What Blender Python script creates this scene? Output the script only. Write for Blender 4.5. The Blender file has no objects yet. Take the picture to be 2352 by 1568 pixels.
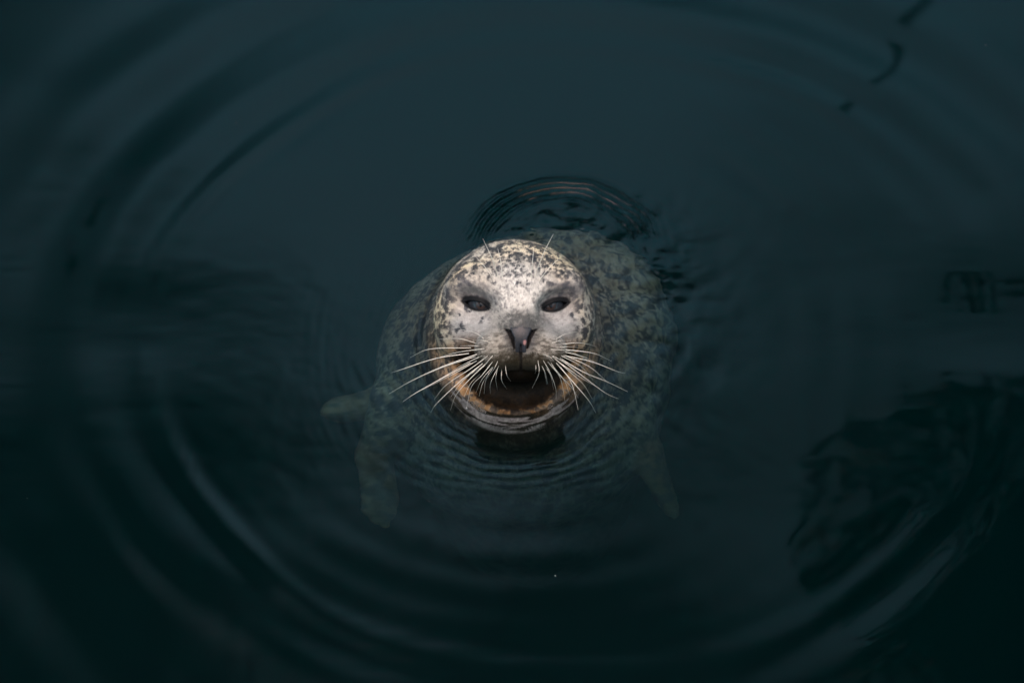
import bpy, math, random
import numpy as np
from mathutils import Vector, Matrix, noise as mnoise
from mathutils.bvhtree import BVHTree

rng = np.random.default_rng(7)
random.seed(7)
S = bpy.context.scene
COL = S.collection

# ------------------------------------------------------------------ camera
ELEV = math.radians(50.0)
CE, SE = math.cos(ELEV), math.sin(ELEV)
TARGET = Vector((0.0, 0.0, 0.009))
DIST = 3.83
cam_d = bpy.data.cameras.new('camera')
cam = bpy.data.objects.new('camera', cam_d)
COL.objects.link(cam)
cam.location = TARGET + Vector((0, -CE, SE)) * DIST
cam.rotation_euler = (math.radians(90) - ELEV, 0, 0)
cam_d.lens = 100
cam_d.sensor_width = 36
cam_d.clip_start = 0.1
cam_d.clip_end = 3000
cam_d.dof.use_dof = True
cam_d.dof.focus_distance = DIST - 0.085
cam_d.dof.aperture_fstop = 3.0
S.camera = cam

# ------------------------------------------------------------------ world and sun
SUN_EL, SUN_ROT = math.radians(82), math.radians(200)
world = bpy.data.worlds.new('World')
S.world = world
world.use_nodes = True
wt = world.node_tree
wt.nodes.clear()
sky = wt.nodes.new('ShaderNodeTexSky')
sky.sky_type = 'NISHITA'
sky.sun_disc = False
sky.sun_elevation = SUN_EL
sky.sun_rotation = SUN_ROT
sky.air_density = 1.0
sky.dust_density = 5.0
sky.ozone_density = 1.0
hs = wt.nodes.new('ShaderNodeHueSaturation')
hs.inputs['Saturation'].default_value = 1.45
hs.inputs['Hue'].default_value = 0.446
bg = wt.nodes.new('ShaderNodeBackground')
bg.inputs['Strength'].default_value = 0.12
wo = wt.nodes.new('ShaderNodeOutputWorld')
wt.links.new(sky.outputs[0], hs.inputs['Color'])
CLOUD_SHIFT = (16.94, 2.49, 14.67)
ctc = wt.nodes.new('ShaderNodeTexCoord')
cn = wt.nodes.new('ShaderNodeTexNoise')
cn.inputs['Scale'].default_value = 3.0
cn.inputs['Detail'].default_value = 2
cn.inputs['Roughness'].default_value = 0.5
cmr = wt.nodes.new('ShaderNodeMapRange')
cmr.interpolation_type = 'SMOOTHSTEP'
cmr.inputs['From Min'].default_value = 0.36
cmr.inputs['From Max'].default_value = 0.64
cmr.inputs['To Min'].default_value = 0.14
cmr.inputs['To Max'].default_value = 2.3
cvm = wt.nodes.new('ShaderNodeVectorMath')
cvm.operation = 'SCALE'
cmap = wt.nodes.new('ShaderNodeMapping')
cmap.inputs['Location'].default_value = CLOUD_SHIFT
wt.links.new(ctc.outputs['Generated'], cmap.inputs['Vector'])
wt.links.new(cmap.outputs[0], cn.inputs['Vector'])
wt.links.new(cn.outputs['Fac'], cmr.inputs['Value'])
wt.links.new(hs.outputs[0], cvm.inputs[0])
wt.links.new(cmr.outputs[0], cvm.inputs['Scale'])
wt.links.new(cvm.outputs[0], bg.inputs['Color'])
wt.links.new(bg.outputs[0], wo.inputs['Surface'])

sun_d = bpy.data.lights.new('sun', 'SUN')
sun_d.energy = 1.5
sun_d.angle = math.radians(60)
sun_d.color = (1.0, 0.84, 0.62)
sun = bpy.data.objects.new('sun', sun_d)
COL.objects.link(sun)
# sky sun_rotation is measured clockwise from +Y
sd = Vector((math.sin(SUN_ROT) * math.cos(SUN_EL), math.cos(SUN_ROT) * math.cos(SUN_EL), math.sin(SUN_EL)))
sun.rotation_euler = sd.to_track_quat('Z', 'Y').to_euler()
sun.location = sd * 20

S.view_settings.view_transform = 'Standard'
S.view_settings.look = 'None'
S.view_settings.gamma = 1.0
S.view_settings.exposure = 0.2
S.render.engine = 'CYCLES'
cy = S.cycles
cy.max_bounces = 8
cy.diffuse_bounces = 3
cy.glossy_bounces = 3
cy.transmission_bounces = 6
cy.volume_bounces = 2
cy.transparent_max_bounces = 4
cy.use_denoising = True
cy.sample_clamp_indirect = 4.0
cy.blur_glossy = 0.3
cy.use_adaptive_sampling = False

# ------------------------------------------------------------------ helpers
def tag(o, label=None, cat=None, group=None, kind=None):
    if label: o['label'] = label
    if cat: o['category'] = cat
    if group: o['group'] = group
    if kind: o['kind'] = kind
    return o

def link_mesh(name, verts, faces, mat=None, parent=None, smooth=True):
    me = bpy.data.meshes.new(name)
    if isinstance(verts, np.ndarray):
        me.vertices.add(len(verts))
        me.vertices.foreach_set('co', verts.astype(np.float32).ravel())
        f = np.asarray(faces, dtype=np.int32)
        n, k = f.shape
        me.loops.add(n * k)
        me.loops.foreach_set('vertex_index', f.ravel())
        me.polygons.add(n)
        me.polygons.foreach_set('loop_start', np.arange(0, n * k, k, dtype=np.int32))
        me.polygons.foreach_set('loop_total', np.full(n, k, dtype=np.int32))
        me.update(calc_edges=True)
        me.validate()
    else:
        me.from_pydata(verts, [], faces)
        me.update()
    if smooth:
        me.polygons.foreach_set('use_smooth', np.ones(len(me.polygons), dtype=bool))
    if mat: me.materials.append(mat)
    o = bpy.data.objects.new(name, me)
    COL.objects.link(o)
    if parent: o.parent = parent
    return o

def new_mat(name):
    m = bpy.data.materials.new(name)
    m.use_nodes = True
    nt = m.node_tree
    nt.nodes.clear()
    out = nt.nodes.new('ShaderNodeOutputMaterial')
    return m, nt, out

def principled(nt, out, color=(0.5, 0.5, 0.5), rough=0.5, **kw):
    b = nt.nodes.new('ShaderNodeBsdfPrincipled')
    b.inputs['Base Color'].default_value = (*color, 1)
    b.inputs['Roughness'].default_value = rough
    for k, v in kw.items():
        b.inputs[k].default_value = v
    nt.links.new(b.outputs[0], out.inputs['Surface'])
    return b

# photograph pixel (in a 2351 x 1568 view of it) to a ray from the camera
CAMLOC = np.array(cam.location)
RIGHT = np.array([1.0, 0, 0]); UPI = np.array([0, SE, CE]); FWD = np.array([0, CE, -SE])
def ray(px, py):
    a = (px - 1175.5) / 2351 * 0.36
    b = (784 - py) / 2351 * 0.36
    d = FWD + RIGHT * a + UPI * b
    return d / np.linalg.norm(d)
def on_plane(px, py, z=0.0):
    d = ray(px, py)
    t = (z - CAMLOC[2]) / d[2]
    return CAMLOC + d * t

# ------------------------------------------------------------------ noise (numpy value noise)
def vnoise(x, y, z=None, seed=0):
    if z is None: z = np.zeros_like(x)
    xi, yi, zi = np.floor(x).astype(np.int64), np.floor(y).astype(np.int64), np.floor(z).astype(np.int64)
    fx, fy, fz = x - xi, y - yi, z - zi
    fx, fy, fz = [t * t * t * (t * (t * 6 - 15) + 10) for t in (fx, fy, fz)]
    def h(a, b, c):
        n = (a * 374761393 + b * 668265263 + c * 2147483647 + seed * 974711) & 0xffffffff
        n = ((n ^ (n >> 13)) * 1274126177) & 0xffffffff
        n = ((n ^ (n >> 15)) * 2246822519) & 0xffffffff
        return ((n ^ (n >> 16)) & 0xffff) / 32767.5 - 1
    r = 0
    for a in (0, 1):
        for b in (0, 1):
            for c in (0, 1):
                w = (fx if a else 1 - fx) * (fy if b else 1 - fy) * (fz if c else 1 - fz)
                r = r + w * h(xi + a, yi + b, zi + c)
    return r
def fbm(x, y, z=None, seed=0, oct=4, gain=0.5):
    r = 0; a = 1
    for k in range(oct):
        r = r + a * vnoise(x, y, z, seed + k * 17)
        x, y = x * 2.03 + 3.1, y * 2.03 + 1.7
        if z is not None: z = z * 2.03 + 5.3
        a *= gain
    return r
def sstep(a, b, x):
    t = np.clip((x - a) / (b - a), 0, 1)
    return t * t * (3 - 2 * t)

# ------------------------------------------------------------------ seal shape (signed distance)
def ell(p, c, r):
    q = p - np.array(c, np.float32)
    r = np.array(r, np.float32)
    k0 = np.sqrt(((q / r) ** 2).sum(1)) + 1e-6
    k1 = np.sqrt(((q / (r * r)) ** 2).sum(1)) + 1e-6
    return k0 * (k0 - 1) / k1
def cap(p, a, b, ra, rb):
    a = np.array(a, np.float32); b = np.array(b, np.float32)
    ab = b - a
    t = np.clip(((p - a) @ ab) / (ab @ ab), 0, 1)
    return np.sqrt(((p - a - t[:, None] * ab) ** 2).sum(1)) - (ra + (rb - ra) * t)
def smin(a, b, k):
    h = np.clip(0.5 + 0.5 * (b - a) / k, 0, 1)
    return b + (a - b) * h - k * h * (1 - h)
def smax(a, b, k):
    return -smin(-a, -b, k)
def rot_ell(p, c, r, axes):
    q = (p - np.array(c, np.float32)) @ np.array(axes, np.float32).T
    return ell(q, (0, 0, 0), r)

# face frame: x right, v up, w out of the face; origin at the waterline under the head
def face(p):
    return np.stack([p[:, 0], p[:, 1] * SE + p[:, 2] * CE, -p[:, 1] * CE + p[:, 2] * SE], 1)
def unface(q):
    q = np.atleast_2d(q)
    return np.stack([q[:, 0], q[:, 1] * SE - q[:, 2] * CE, q[:, 1] * CE + q[:, 2] * SE], 1)

MX = 0.0115                       # midline of the face
EYES = [(-0.0405, 0.0548, 0.088, 14), (0.0505, 0.0535, 0.088, 14)]   # x, v, w, outward yaw (degrees)

def seg2(q, a, b, ra, rb):
    return cap(np.stack([q[:, 0], q[:, 1], np.zeros(len(q), q.dtype)], 1), (*a, 0), (*b, 0), ra, rb)
def slit2(q, s):
    n = seg2(q, (MX + s * 0.0155, 0.0185), (MX + s * 0.0108, 0.0095), 0.0026, 0.0022)
    n = np.minimum(n, seg2(q, (MX + s * 0.0108, 0.0095), (MX + s * 0.0085, -0.003), 0.0022, 0.0009))
    return np.minimum(n, seg2(q, (MX + s * 0.0155, 0.0185), (MX + s * 0.0205, 0.0215), 0.0022, 0.0007))
def eye_local(q, e, side):
    """eye frame: a across, b up, c out"""
    yaw = math.radians(26) * side
    tilt = math.radians(-13) * (-side)        # inner corners lower
    d = q - np.array(e[:3], np.float32)
    a = d[:, 0] * math.cos(yaw) - d[:, 2] * math.sin(yaw)
    c = d[:, 0] * math.sin(yaw) + d[:, 2] * math.cos(yaw)
    b = d[:, 1]
    a2 = 0.84 * (a * math.cos(tilt) + b * math.sin(tilt))
    b2 = -a * math.sin(tilt) + b * math.cos(tilt)
    return a2, b2, c

def frame(Y, up):
    Y = np.array(Y, float); Y /= np.linalg.norm(Y)
    X = np.cross(Y, up); X /= np.linalg.norm(X)
    return X, Y, np.cross(X, Y)
# shoulder, wrist, digit direction, plane normal, length, spread, thickness of the arm
FLIP = [((-0.160, 0.015, -0.20), (-0.192, -0.035, -0.285), (0.10, -0.60, -0.62), (0.35, -0.75, 0.55), 0.112, 0.27, (0.038, 0.024)),
        ((0.160, 0.000, -0.22), (0.186, -0.030, -0.290), (0.32, -0.52, -0.75), (0.2, -0.7, 0.6), 0.110, 0.09, (0.034, 0.018)),
        ((-0.130, 0.090, -0.28), (-0.185, 0.060, -0.300), (-0.97, -0.12, -0.12), (0.1, -0.55, 0.85), 0.080, 0.24, (0.030, 0.018))]
def flipper(p, f):
    sh, wr, dr, up, Lf, spread, (r0, r1) = f
    X, Y, Z = frame(dr, up)
    d = cap(p, sh, wr, r0, r1)
    wr = np.array(wr)
    tips = []
    for i in range(5):
        a = (i - 2) / 2 * spread
        l = Lf * (0.74, 0.90, 1.02, 0.94, 0.80)[i]
        tips.append(wr + (Y * math.cos(a) + X * math.sin(a)) * l + Z * 0.006 * (2 - abs(i - 2)))
    w = None
    for i, t in enumerate(tips):
        c = cap(p, wr + X * (i - 2) * 0.007, t, 0.0095, 0.0055)
        w = c if w is None else smin(w, c, 0.010)
    # webbing between the digits
    for i in range(4):
        m_ = (tips[i] + tips[i + 1]) / 2 * 0.96 + wr * 0.04
        w = smin(w, cap(p, wr, m_, 0.008, 0.0050), 0.010)
    return smin(d, w, 0.018)

def sdf(p):
    p = p.astype(np.float32)
    q = face(p)
    # head
    d = ell(q, (0.003, 0.034, 0.020), (0.108, 0.108, 0.104))
    d = smin(d, ell(q, (0.008, 0.042, 0.062), (0.074, 0.070, 0.062)), 0.03)
    for s in (-1, 1):
        d = smin(d, ell(q, (0.006 + s * 0.052, 0.078, 0.072), (0.034, 0.024, 0.034)), 0.025)   # brow
        d = smin(d, ell(q, (0.006 + s * 0.058, 0.022, 0.060), (0.034, 0.036, 0.040)), 0.025)   # cheek
    d = smin(d, cap(q, (0.008, 0.070, 0.094), (MX, 0.024, 0.128), 0.028, 0.022), 0.025)       # bridge
    d = smin(d, ell(q, (MX, 0.000, 0.098), (0.052, 0.038, 0.052)), 0.02)                       # muzzle core
    for s in (-1, 1):
        d = smin(d, ell(q, (MX + s * 0.027, -0.005, 0.128), (0.033, 0.027, 0.028)), 0.007)     # whisker pad
    d = smin(d, ell(q, (MX, 0.011, 0.141), (0.022, 0.018, 0.014)), 0.010)                      # nose
    d = smin(d, ell(q, (MX, -0.034, 0.088), (0.034, 0.016, 0.034)), 0.006)                     # lower jaw
    # nostrils: two slits that open wide at the top and close towards the lip
    sl = np.minimum(slit2(q, -1), slit2(q, 1))
    d = smax(d, -np.maximum(sl, 0.146 - q[:, 2]), 0.0015)
    ph = np.maximum(seg2(q, (MX, 0.001), (MX, -0.036), 0.0011, 0.0016), 0.147 - q[:, 2])
    d = smax(d, -ph, 0.003)
    # eye sockets and openings
    for side, e in zip((-1, 1), EYES):
        a, b, c = eye_local(q, e, side)
        sock = np.sqrt((a / 1.35) ** 2 + b ** 2 + (c - 0.031) ** 2) - 0.0205
        d = smax(d, -sock, 0.012)
        # almond: intersection of two discs
        up = np.sqrt(a ** 2 + (b + 0.0228) ** 2) - 0.0264
        lo = np.sqrt(a ** 2 + (b - 0.0200) ** 2) - 0.0262
        al = np.maximum(np.maximum(up, lo), -(c + 0.012))
        ball = np.sqrt(a ** 2 + b ** 2 + (c + 0.006) ** 2) - 0.0215
        lid = ball - 0.0022
        lid = np.maximum(lid, -(c - 0.002))
        d = smin(d, lid, 0.004)
        d = smax(d, -al, 0.0012)
    # neck roll at the waterline
    nk = ell(p, (0.002, 0.022, -0.060), (0.1185, 0.161, 0.130))
    d = smin(d, nk, 0.010)
    arc = [(-0.070, 0.004, 0.052), (-0.058, -0.034, 0.066), (-0.026, -0.058, 0.080), (0.010, -0.064, 0.084),
           (0.044, -0.055, 0.080), (0.070, -0.032, 0.066), (0.080, 0.002, 0.052)]
    hol = None
    for u, w_ in zip(arc[:-1], arc[1:]):
        c_ = cap(q, u, w_, 0.0200 if abs(u[0]) < 0.06 else 0.013, 0.0200 if abs(w_[0]) < 0.06 else 0.013)
        hol = c_ if hol is None else smin(hol, c_, 0.004)
    d = smax(d, -hol, 0.010)
    # torso
    b = ell(p, (0.012, 0.075, -0.30), (0.205, 0.190, 0.290))
    b = smin(b, ell(p, (0.080, 0.175, -0.195), (0.135, 0.130, 0.118)), 0.10)
    b = smin(b, ell(p, (0.030, 0.170, -0.66), (0.165, 0.150, 0.42)), 0.10)
    b = smin(b, cap(p, (0.03, 0.22, -0.95), (0.04, 0.25, -1.25), 0.09, 0.045), 0.08)
    b = smin(b, ell(p, (-0.030, 0.095, -0.170), (0.130, 0.115, 0.105)), 0.08)
    d = smin(d, b, 0.06)
    for f in FLIP: d = smin(d, flipper(p, f), 0.022)
    return d

def grow(lo, a, b, hi, h, g=1.12, hmax=0.008):
    c = list(np.arange(a, b + h * 0.5, h))
    s = h
    while c[-1] < hi:
        s = min(s * g, hmax); c.append(c[-1] + s)
    s = h
    while c[0] > lo:
        s = min(s * g, hmax); c.insert(0, c[0] - s)
    while len(c) % 4 != 1: c.append(c[-1] + hmax)
    return np.array(c, np.float32)

def surface_nets(X, Y, Z, f):
    nx, ny, nz = len(X), len(Y), len(Z)
    st = 4
    Xc, Yc, Zc = X[::st], Y[::st], Z[::st]
    G = np.stack(np.meshgrid(Xc, Yc, Zc, indexing='ij'), -1).reshape(-1, 3)
    dc = f(G).reshape(len(Xc), len(Yc), len(Zc))
    bx, by, bz = [s - 1 for s in dc.shape]
    diag = np.sqrt(np.diff(Xc)[:, None, None] ** 2 + np.diff(Yc)[None, :, None] ** 2 + np.diff(Zc)[None, None, :] ** 2)
    near = np.zeros((bx, by, bz), bool)
    for i in (0, 1):
        for j in (0, 1):
            for k in (0, 1):
                near |= np.abs(dc[i:bx + i, j:by + j, k:bz + k]) < diag * 1.0 + 0.002
    V = np.empty((nx, ny, nz), np.float32)
    # coarse fill
    ix = np.minimum(np.arange(nx) // st, bx); iy = np.minimum(np.arange(ny) // st, by); iz = np.minimum(np.arange(nz) // st, bz)
    V[:] = dc[np.ix_(ix, iy, iz)]
    m = np.zeros((nx, ny, nz), bool)
    up = near.repeat(st, 0).repeat(st, 1).repeat(st, 2)
    for i in (0, 1):
        for j in (0, 1):
            for k in (0, 1):
                m[i:i + nx - 1, j:j + ny - 1, k:k + nz - 1] |= up
    idx = np.nonzero(m.ravel())[0]
    I, rem = np.divmod(idx, ny * nz); J, K = np.divmod(rem, nz)
    vals = np.empty(len(idx), np.float32)
    for s in range(0, len(idx), 600000):
        e = s + 600000
        vals[s:e] = f(np.stack([X[I[s:e]], Y[J[s:e]], Z[K[s:e]]], 1))
    V.ravel()[idx] = vals
    sg = V < 0
    # cells with a sign change
    cnt = np.zeros((nx - 1, ny - 1, nz - 1), np.int8)
    for i in (0, 1):
        for j in (0, 1):
            for k in (0, 1):
                cnt += sg[i:nx - 1 + i, j:ny - 1 + j, k:nz - 1 + k]
    act = (cnt > 0) & (cnt < 8)
    ci = np.nonzero(act.ravel())[0]
    vid = np.full(act.size, -1, np.int32); vid[ci] = np.arange(len(ci))
    vid = vid.reshape(act.shape)
    I, rem = np.divmod(ci, (ny - 1) * (nz - 1)); J, K = np.divmod(rem, nz - 1)
    acc = np.zeros((len(ci), 3)); n = np.zeros(len(ci))
    corner = [(i, j, k) for i in (0, 1) for j in (0, 1) for k in (0, 1)]
    for a in corner:
        for b in corner:
            if sum(abs(u - v) for u, v in zip(a, b)) == 1 and a < b:
                va = V[I + a[0], J + a[1], K + a[2]]; vb = V[I + b[0], J + b[1], K + b[2]]
                c = (va < 0) != (vb < 0)
                t = np.where(c, va / np.where(c, va - vb, 1), 0)[:, None]
                pa = np.stack([X[I + a[0]], Y[J + a[1]], Z[K + a[2]]], 1); pb = np.stack([X[I + b[0]], Y[J + b[1]], Z[K + b[2]]], 1)
                acc += np.where(c[:, None], pa + (pb - pa) * t, 0); n += c
    verts = acc / n[:, None]
    quads = []
    sx = sg[:-1, 1:-1, 1:-1] != sg[1:, 1:-1, 1:-1]
    i, j, k = np.nonzero(sx); j += 1; k += 1
    q = np.stack([vid[i, j - 1, k - 1], vid[i, j, k - 1], vid[i, j, k], vid[i, j - 1, k]], 1)
    fl = sg[i, j, k]; q[~fl] = q[~fl][:, ::-1]; quads.append(q)
    sy = sg[1:-1, :-1, 1:-1] != sg[1:-1, 1:, 1:-1]
    i, j, k = np.nonzero(sy); i += 1; k += 1
    q = np.stack([vid[i - 1, j, k - 1], vid[i - 1, j, k], vid[i, j, k], vid[i, j, k - 1]], 1)
    fl = sg[i, j, k]; q[~fl] = q[~fl][:, ::-1]; quads.append(q)
    sz = sg[1:-1, 1:-1, :-1] != sg[1:-1, 1:-1, 1:]
    i, j, k = np.nonzero(sz); i += 1; j += 1
    q = np.stack([vid[i - 1, j - 1, k], vid[i, j - 1, k], vid[i, j, k], vid[i - 1, j, k]], 1)
    fl = sg[i, j, k]; q[~fl] = q[~fl][:, ::-1]; quads.append(q)
    return verts, np.concatenate(quads)

import time
_t = time.time()
gx = grow(-0.33, -0.118, 0.122, 0.33, 0.0013)
gy = grow(-0.26, -0.140, 0.130, 0.40, 0.0013)
gz = grow(-1.34, 0.002, 0.190, 0.20, 0.0013)
verts, quads = surface_nets(gx, gy, gz, sdf)
def grad(p, e=0.0006):
    f0 = sdf(p)
    g = np.stack([sdf(p + np.array(v) * e) - f0 for v in ((1, 0, 0), (0, 1, 0), (0, 0, 1))], 1) / e
    return f0, g
for _ in range(2):
    f0, g = grad(verts)
    verts = verts - np.clip(f0, -0.002, 0.002)[:, None] * g / np.maximum((g * g).sum(1), 0.3)[:, None]
f0, g = grad(verts)
nrm = g / np.linalg.norm(g, axis=1)[:, None]
print('seal mesh', len(verts), len(quads), round(time.time() - _t, 1), 's')

# ------------------------------------------------------------------ seal colour
Q = face(verts)
xf, vf, wf = Q[:, 0], Q[:, 1], Q[:, 2]
N = len(verts)
CREAM = np.array([0.76, 0.65, 0.47]); GREY = np.array([0.30, 0.31, 0.32]); WHITE = np.array([0.665, 0.665, 0.635])
DARK = np.array([0.026, 0.032, 0.045]); TAN = np.array([0.31, 0.155, 0.050]); BODY = np.array([0.108, 0.106, 0.088])
def mix(c, d, t):
    t = np.asarray(t)
    if t.ndim == 1: t = t[:, None]
    return c * (1 - t) + d * t
col = np.tile(CREAM, (N, 1))
def blob(cx, cv, rx, rv, soft=0.5):
    r = np.sqrt(((xf - cx) / rx) ** 2 + ((vf - cv) / rv) ** 2)
    return 1 - sstep(1 - soft, 1 + soft, r)
big = fbm(verts[:, 0] * 18, verts[:, 1] * 18, verts[:, 2] * 18, 3, 3)
fine = fbm(verts[:, 0] * 260, verts[:, 1] * 260, verts[:, 2] * 260, 9, 3)
col = mix(col, GREY * 1.5, np.clip(0.25 + 0.5 * big, 0, 0.6))
front = sstep(-0.02, 0.03, wf) * sstep(-0.035, -0.01, vf)
rad_h = np.sqrt(((xf - 0.003) / 0.108) ** 2 + ((vf - 0.03) / 0.112) ** 2)
col = mix(col, GREY * 1.35, 0.6 * (1 - sstep(0.62, 0.86, rad_h + 0.12 * big)))
# whiter forehead and bridge
col = mix(col, WHITE, 0.85 * front * blob(MX, 0.062, 0.036, 0.045))
# grey cheeks
for s in (-1, 1):
    col = mix(col, GREY * 1.25, 0.75 * front * blob(0.006 + s * 0.058, 0.025, 0.030, 0.026))
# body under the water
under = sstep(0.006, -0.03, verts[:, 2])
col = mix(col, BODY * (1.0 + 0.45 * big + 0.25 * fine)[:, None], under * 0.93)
# spots: ellipses scattered over the skin
def scatter(mask, density_r, size, seed, elong=1.6, jitter=0.45):
    """darkness field; density_r = cell size in metres"""
    P = verts.copy()
    wrp = 0.25 * density_r
    P = P + wrp * np.stack([vnoise(*(P.T * (1.6 / density_r)), seed=seed + k) for k in range(3)], 1)
    out = np.zeros(N)
    sel = np.nonzero(mask > 0.01)[0]
    p = P[sel] / density_r
    base = np.floor(p).astype(np.int64)
    best = np.full(len(sel), 9.0)
    for i in (-1, 0, 1):
        for j in (-1, 0, 1):
            for k in (-1, 0, 1):
                c = base + [i, j, k]
                def h(s):
                    n = (c[:, 0] * 73856093 ^ c[:, 1] * 19349663 ^ c[:, 2] * 83492791 ^ (s * 2654435)) & 0xffffffff
                    n = ((n ^ (n >> 13)) * 1274126177) & 0xffffffff
                    return ((n ^ (n >> 16)) & 0xffff) / 65535.0
                ctr = c + 0.5 + jitter * 2 * (np.stack([h(seed + 1), h(seed + 2), h(seed + 3)], 1) - 0.5)
                rad = size / density_r * (0.45 + 1.0 * h(seed + 4) ** 1.5)
                dd = p - ctr
                ang = (h(seed + 5) - 0.5) * 1.4
                ex = np.abs(dd[:, 0] * np.cos(ang) + dd[:, 2] * np.sin(ang))
                dist = np.sqrt((dd ** 2).sum(1) - (1 - 1 / elong ** 2) * 0 ) / rad
                best = np.minimum(best, dist)
    out[sel] = (1 - sstep(0.68, 1.02, best + 0.25 * fine[sel])) * mask[sel]
    return out
top = sstep(0.072, 0.10, vf + 0.02 * big) * sstep(-0.08, 0, wf)
above = 1 - under
face_keep = 1 - np.clip(blob(MX, 0.0, 0.075, 0.035, 0.3), 0, 1) * sstep(0.05, 0.08, wf)
d1 = np.maximum(scatter(above * sstep(0.062, 0.085, vf), 0.0078, 0.0029, 11), scatter(above * sstep(0.075, 0.10, vf), 0.0056, 0.0023, 13))
d2 = scatter(above * face_keep * (1 - 0.8 * blob(MX, 0.05, 0.035, 0.05)), 0.0140, 0.0058, 31)
ring = above * sstep(0.66, 0.80, rad_h)
d6 = np.maximum(scatter(ring, 0.0135, 0.0080, 131), 0.9 * scatter(ring, 0.0095, 0.0042, 151))
d3 = scatter(under, 0.030, 0.0130, 51)
d5 = np.maximum(scatter(under, 0.0135, 0.0066, 91), scatter(under * sstep(-0.25, -0.12, verts[:, 2]), 0.0095, 0.0044, 95))
d4 = scatter(front * blob(MX, 0.052, 0.045, 0.05), 0.0055, 0.0026, 71)
col = mix(col, DARK * 1.2, 0.92 * d1)
col = mix(col, DARK, 0.92 * np.maximum(d2, d6))
col = mix(col, DARK * 1.3, 0.55 * d4)
col = mix(col, DARK, 0.9 * d3)
col = mix(col, DARK, 0.88 * d5)
# dark skin round the eyes
lidm = np.zeros(N)
for side, e in zip((-1, 1), EYES):
    a, b, c = eye_local(Q, e, side)
    near = 1 - sstep(0.55, 1.5, np.sqrt((a / 0.030) ** 2 + ((b - 0.005) / 0.018) ** 2) + 0.30 * fine + 0.30 * vnoise(verts[:, 0] * 60, verts[:, 1] * 60, verts[:, 2] * 60, seed=77) - 0.45 * sstep(0.0, 0.035, a * side + b))
    col = mix(col, np.array([0.150, 0.152, 0.170]), (0.30 + 0.42 * sstep(-0.004, 0.012, b)) * near * front)
    col = mix(col, np.array([0.02, 0.022, 0.03]), 0.7 * (1 - sstep(0.5, 1.3, np.sqrt((a / 0.021) ** 2 + ((b - 0.006) / 0.007) ** 2) + 0.15 * fine)) * front)
    up = np.sqrt(a ** 2 + (b + 0.0228) ** 2) - 0.0264
    lo = np.sqrt(a ** 2 + (b - 0.0200) ** 2) - 0.0262
    al = np.maximum(up, lo)
    rim = (1 - sstep(0.0018 + 0.0035 * sstep(-0.002, 0.006, b), 0.0040 + 0.0045 * sstep(-0.002, 0.006, b), al)) * sstep(0.0, 0.04, wf)
    col = mix(col, np.array([0.010, 0.011, 0.013]), rim)
flm = np.full(N, 9.0)
Vf = verts.astype(np.float32)
for f in FLIP: flm = np.minimum(flm, flipper(Vf, f))
flk = 1 - sstep(0.001, 0.012, flm)
col = mix(col, np.array([0.150, 0.090, 0.062]) * (1 + 0.4 * big[:, None]), 0.85 * flk * sstep(-0.22, -0.27, verts[:, 2]))
col = mix(col, DARK, 0.6 * flk * sstep(0.1, 0.5, fbm(verts[:, 0] * 60, verts[:, 1] * 60, verts[:, 2] * 60, seed=83, oct=2)))
tipm = flk * sstep(-0.345, -0.375, verts[:, 2]) * (xf < 0)
col = mix(col, np.array([0.40, 0.30, 0.12]), 0.8 * tipm)
# nose bridge, mottled dark
br = blob(MX, 0.028, 0.030, 0.017, 0.6) * front
col = mix(col, np.array([0.07, 0.075, 0.075]), np.clip(br * (0.95 + 0.6 * fine), 0, 0.95))
# whisker pads
pad = blob(MX, -0.003, 0.060, 0.022, 0.5) * sstep(0.09, 0.115, wf)
col = mix(col, np.array([0.32, 0.30, 0.26]), 0.85 * pad)
fl2 = fbm(verts[:, 0] * 150, verts[:, 1] * 420, verts[:, 2] * 420, seed=19, oct=2)
col = mix(col, np.array([0.06, 0.055, 0.045]), np.clip(pad * (fl2 * 1.6 + fine * 0.5 + 0.22), 0, 0.85))
low = sstep(0.002, -0.017, vf + 0.009 * fine + 0.10 * np.maximum(np.abs(xf - MX) - 0.010, 0) * (np.abs(xf - MX) < 0.05)) * sstep(0.06, 0.09, wf)
col = mix(col, np.array([0.040, 0.032, 0.018]), 0.92 * low)
# throat shade and tan neck fur
zz = verts[:, 2]
Qf = Q.astype(np.float32)
mz = ell(Qf, (MX, 0.000, 0.098), (0.052, 0.038, 0.052))
for sd_ in (-1, 1):
    mz = np.minimum(mz, ell(Qf, (MX + sd_ * 0.027, -0.005, 0.128), (0.033, 0.027, 0.028)))
jaw_shade = (1 - sstep(0.000, 0.004, ell(Qf, (MX, -0.036, 0.090), (0.040, 0.019, 0.040)))) * sstep(-0.020, -0.028, vf)
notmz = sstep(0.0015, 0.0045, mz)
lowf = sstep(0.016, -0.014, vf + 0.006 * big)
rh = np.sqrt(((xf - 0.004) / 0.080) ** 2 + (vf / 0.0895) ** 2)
rim_ = lowf * notmz * above
TANV = TAN * (0.62 + 0.9 * sstep(0.045, 0.085, np.abs(xf - 0.004)))[:, None] + np.array([0.0, 0.06, 0.09]) * sstep(0.06, 0.09, np.abs(xf - 0.004))[:, None]
col = mix(col, TANV * (1 + 0.25 * big[:, None]), 0.92 * rim_ * (1 - 0.92 * np.maximum(d2, d6)))
hollow_shade = lowf * notmz * (1 - sstep(0.92, 1.02, rh + 0.03 * fine + 0.03 * big)) * above
col = mix(col, np.array([0.006, 0.0045, 0.003]) * (1 + 0.5 * fine[:, None]), 0.97 * hollow_shade)  # near-black painted in for the shade under the chin
col = mix(col, np.array([0.008, 0.006, 0.004]), 0.97 * np.clip(jaw_shade, 0, 1))  # lower jaw painted as dark as the shade around it
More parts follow.
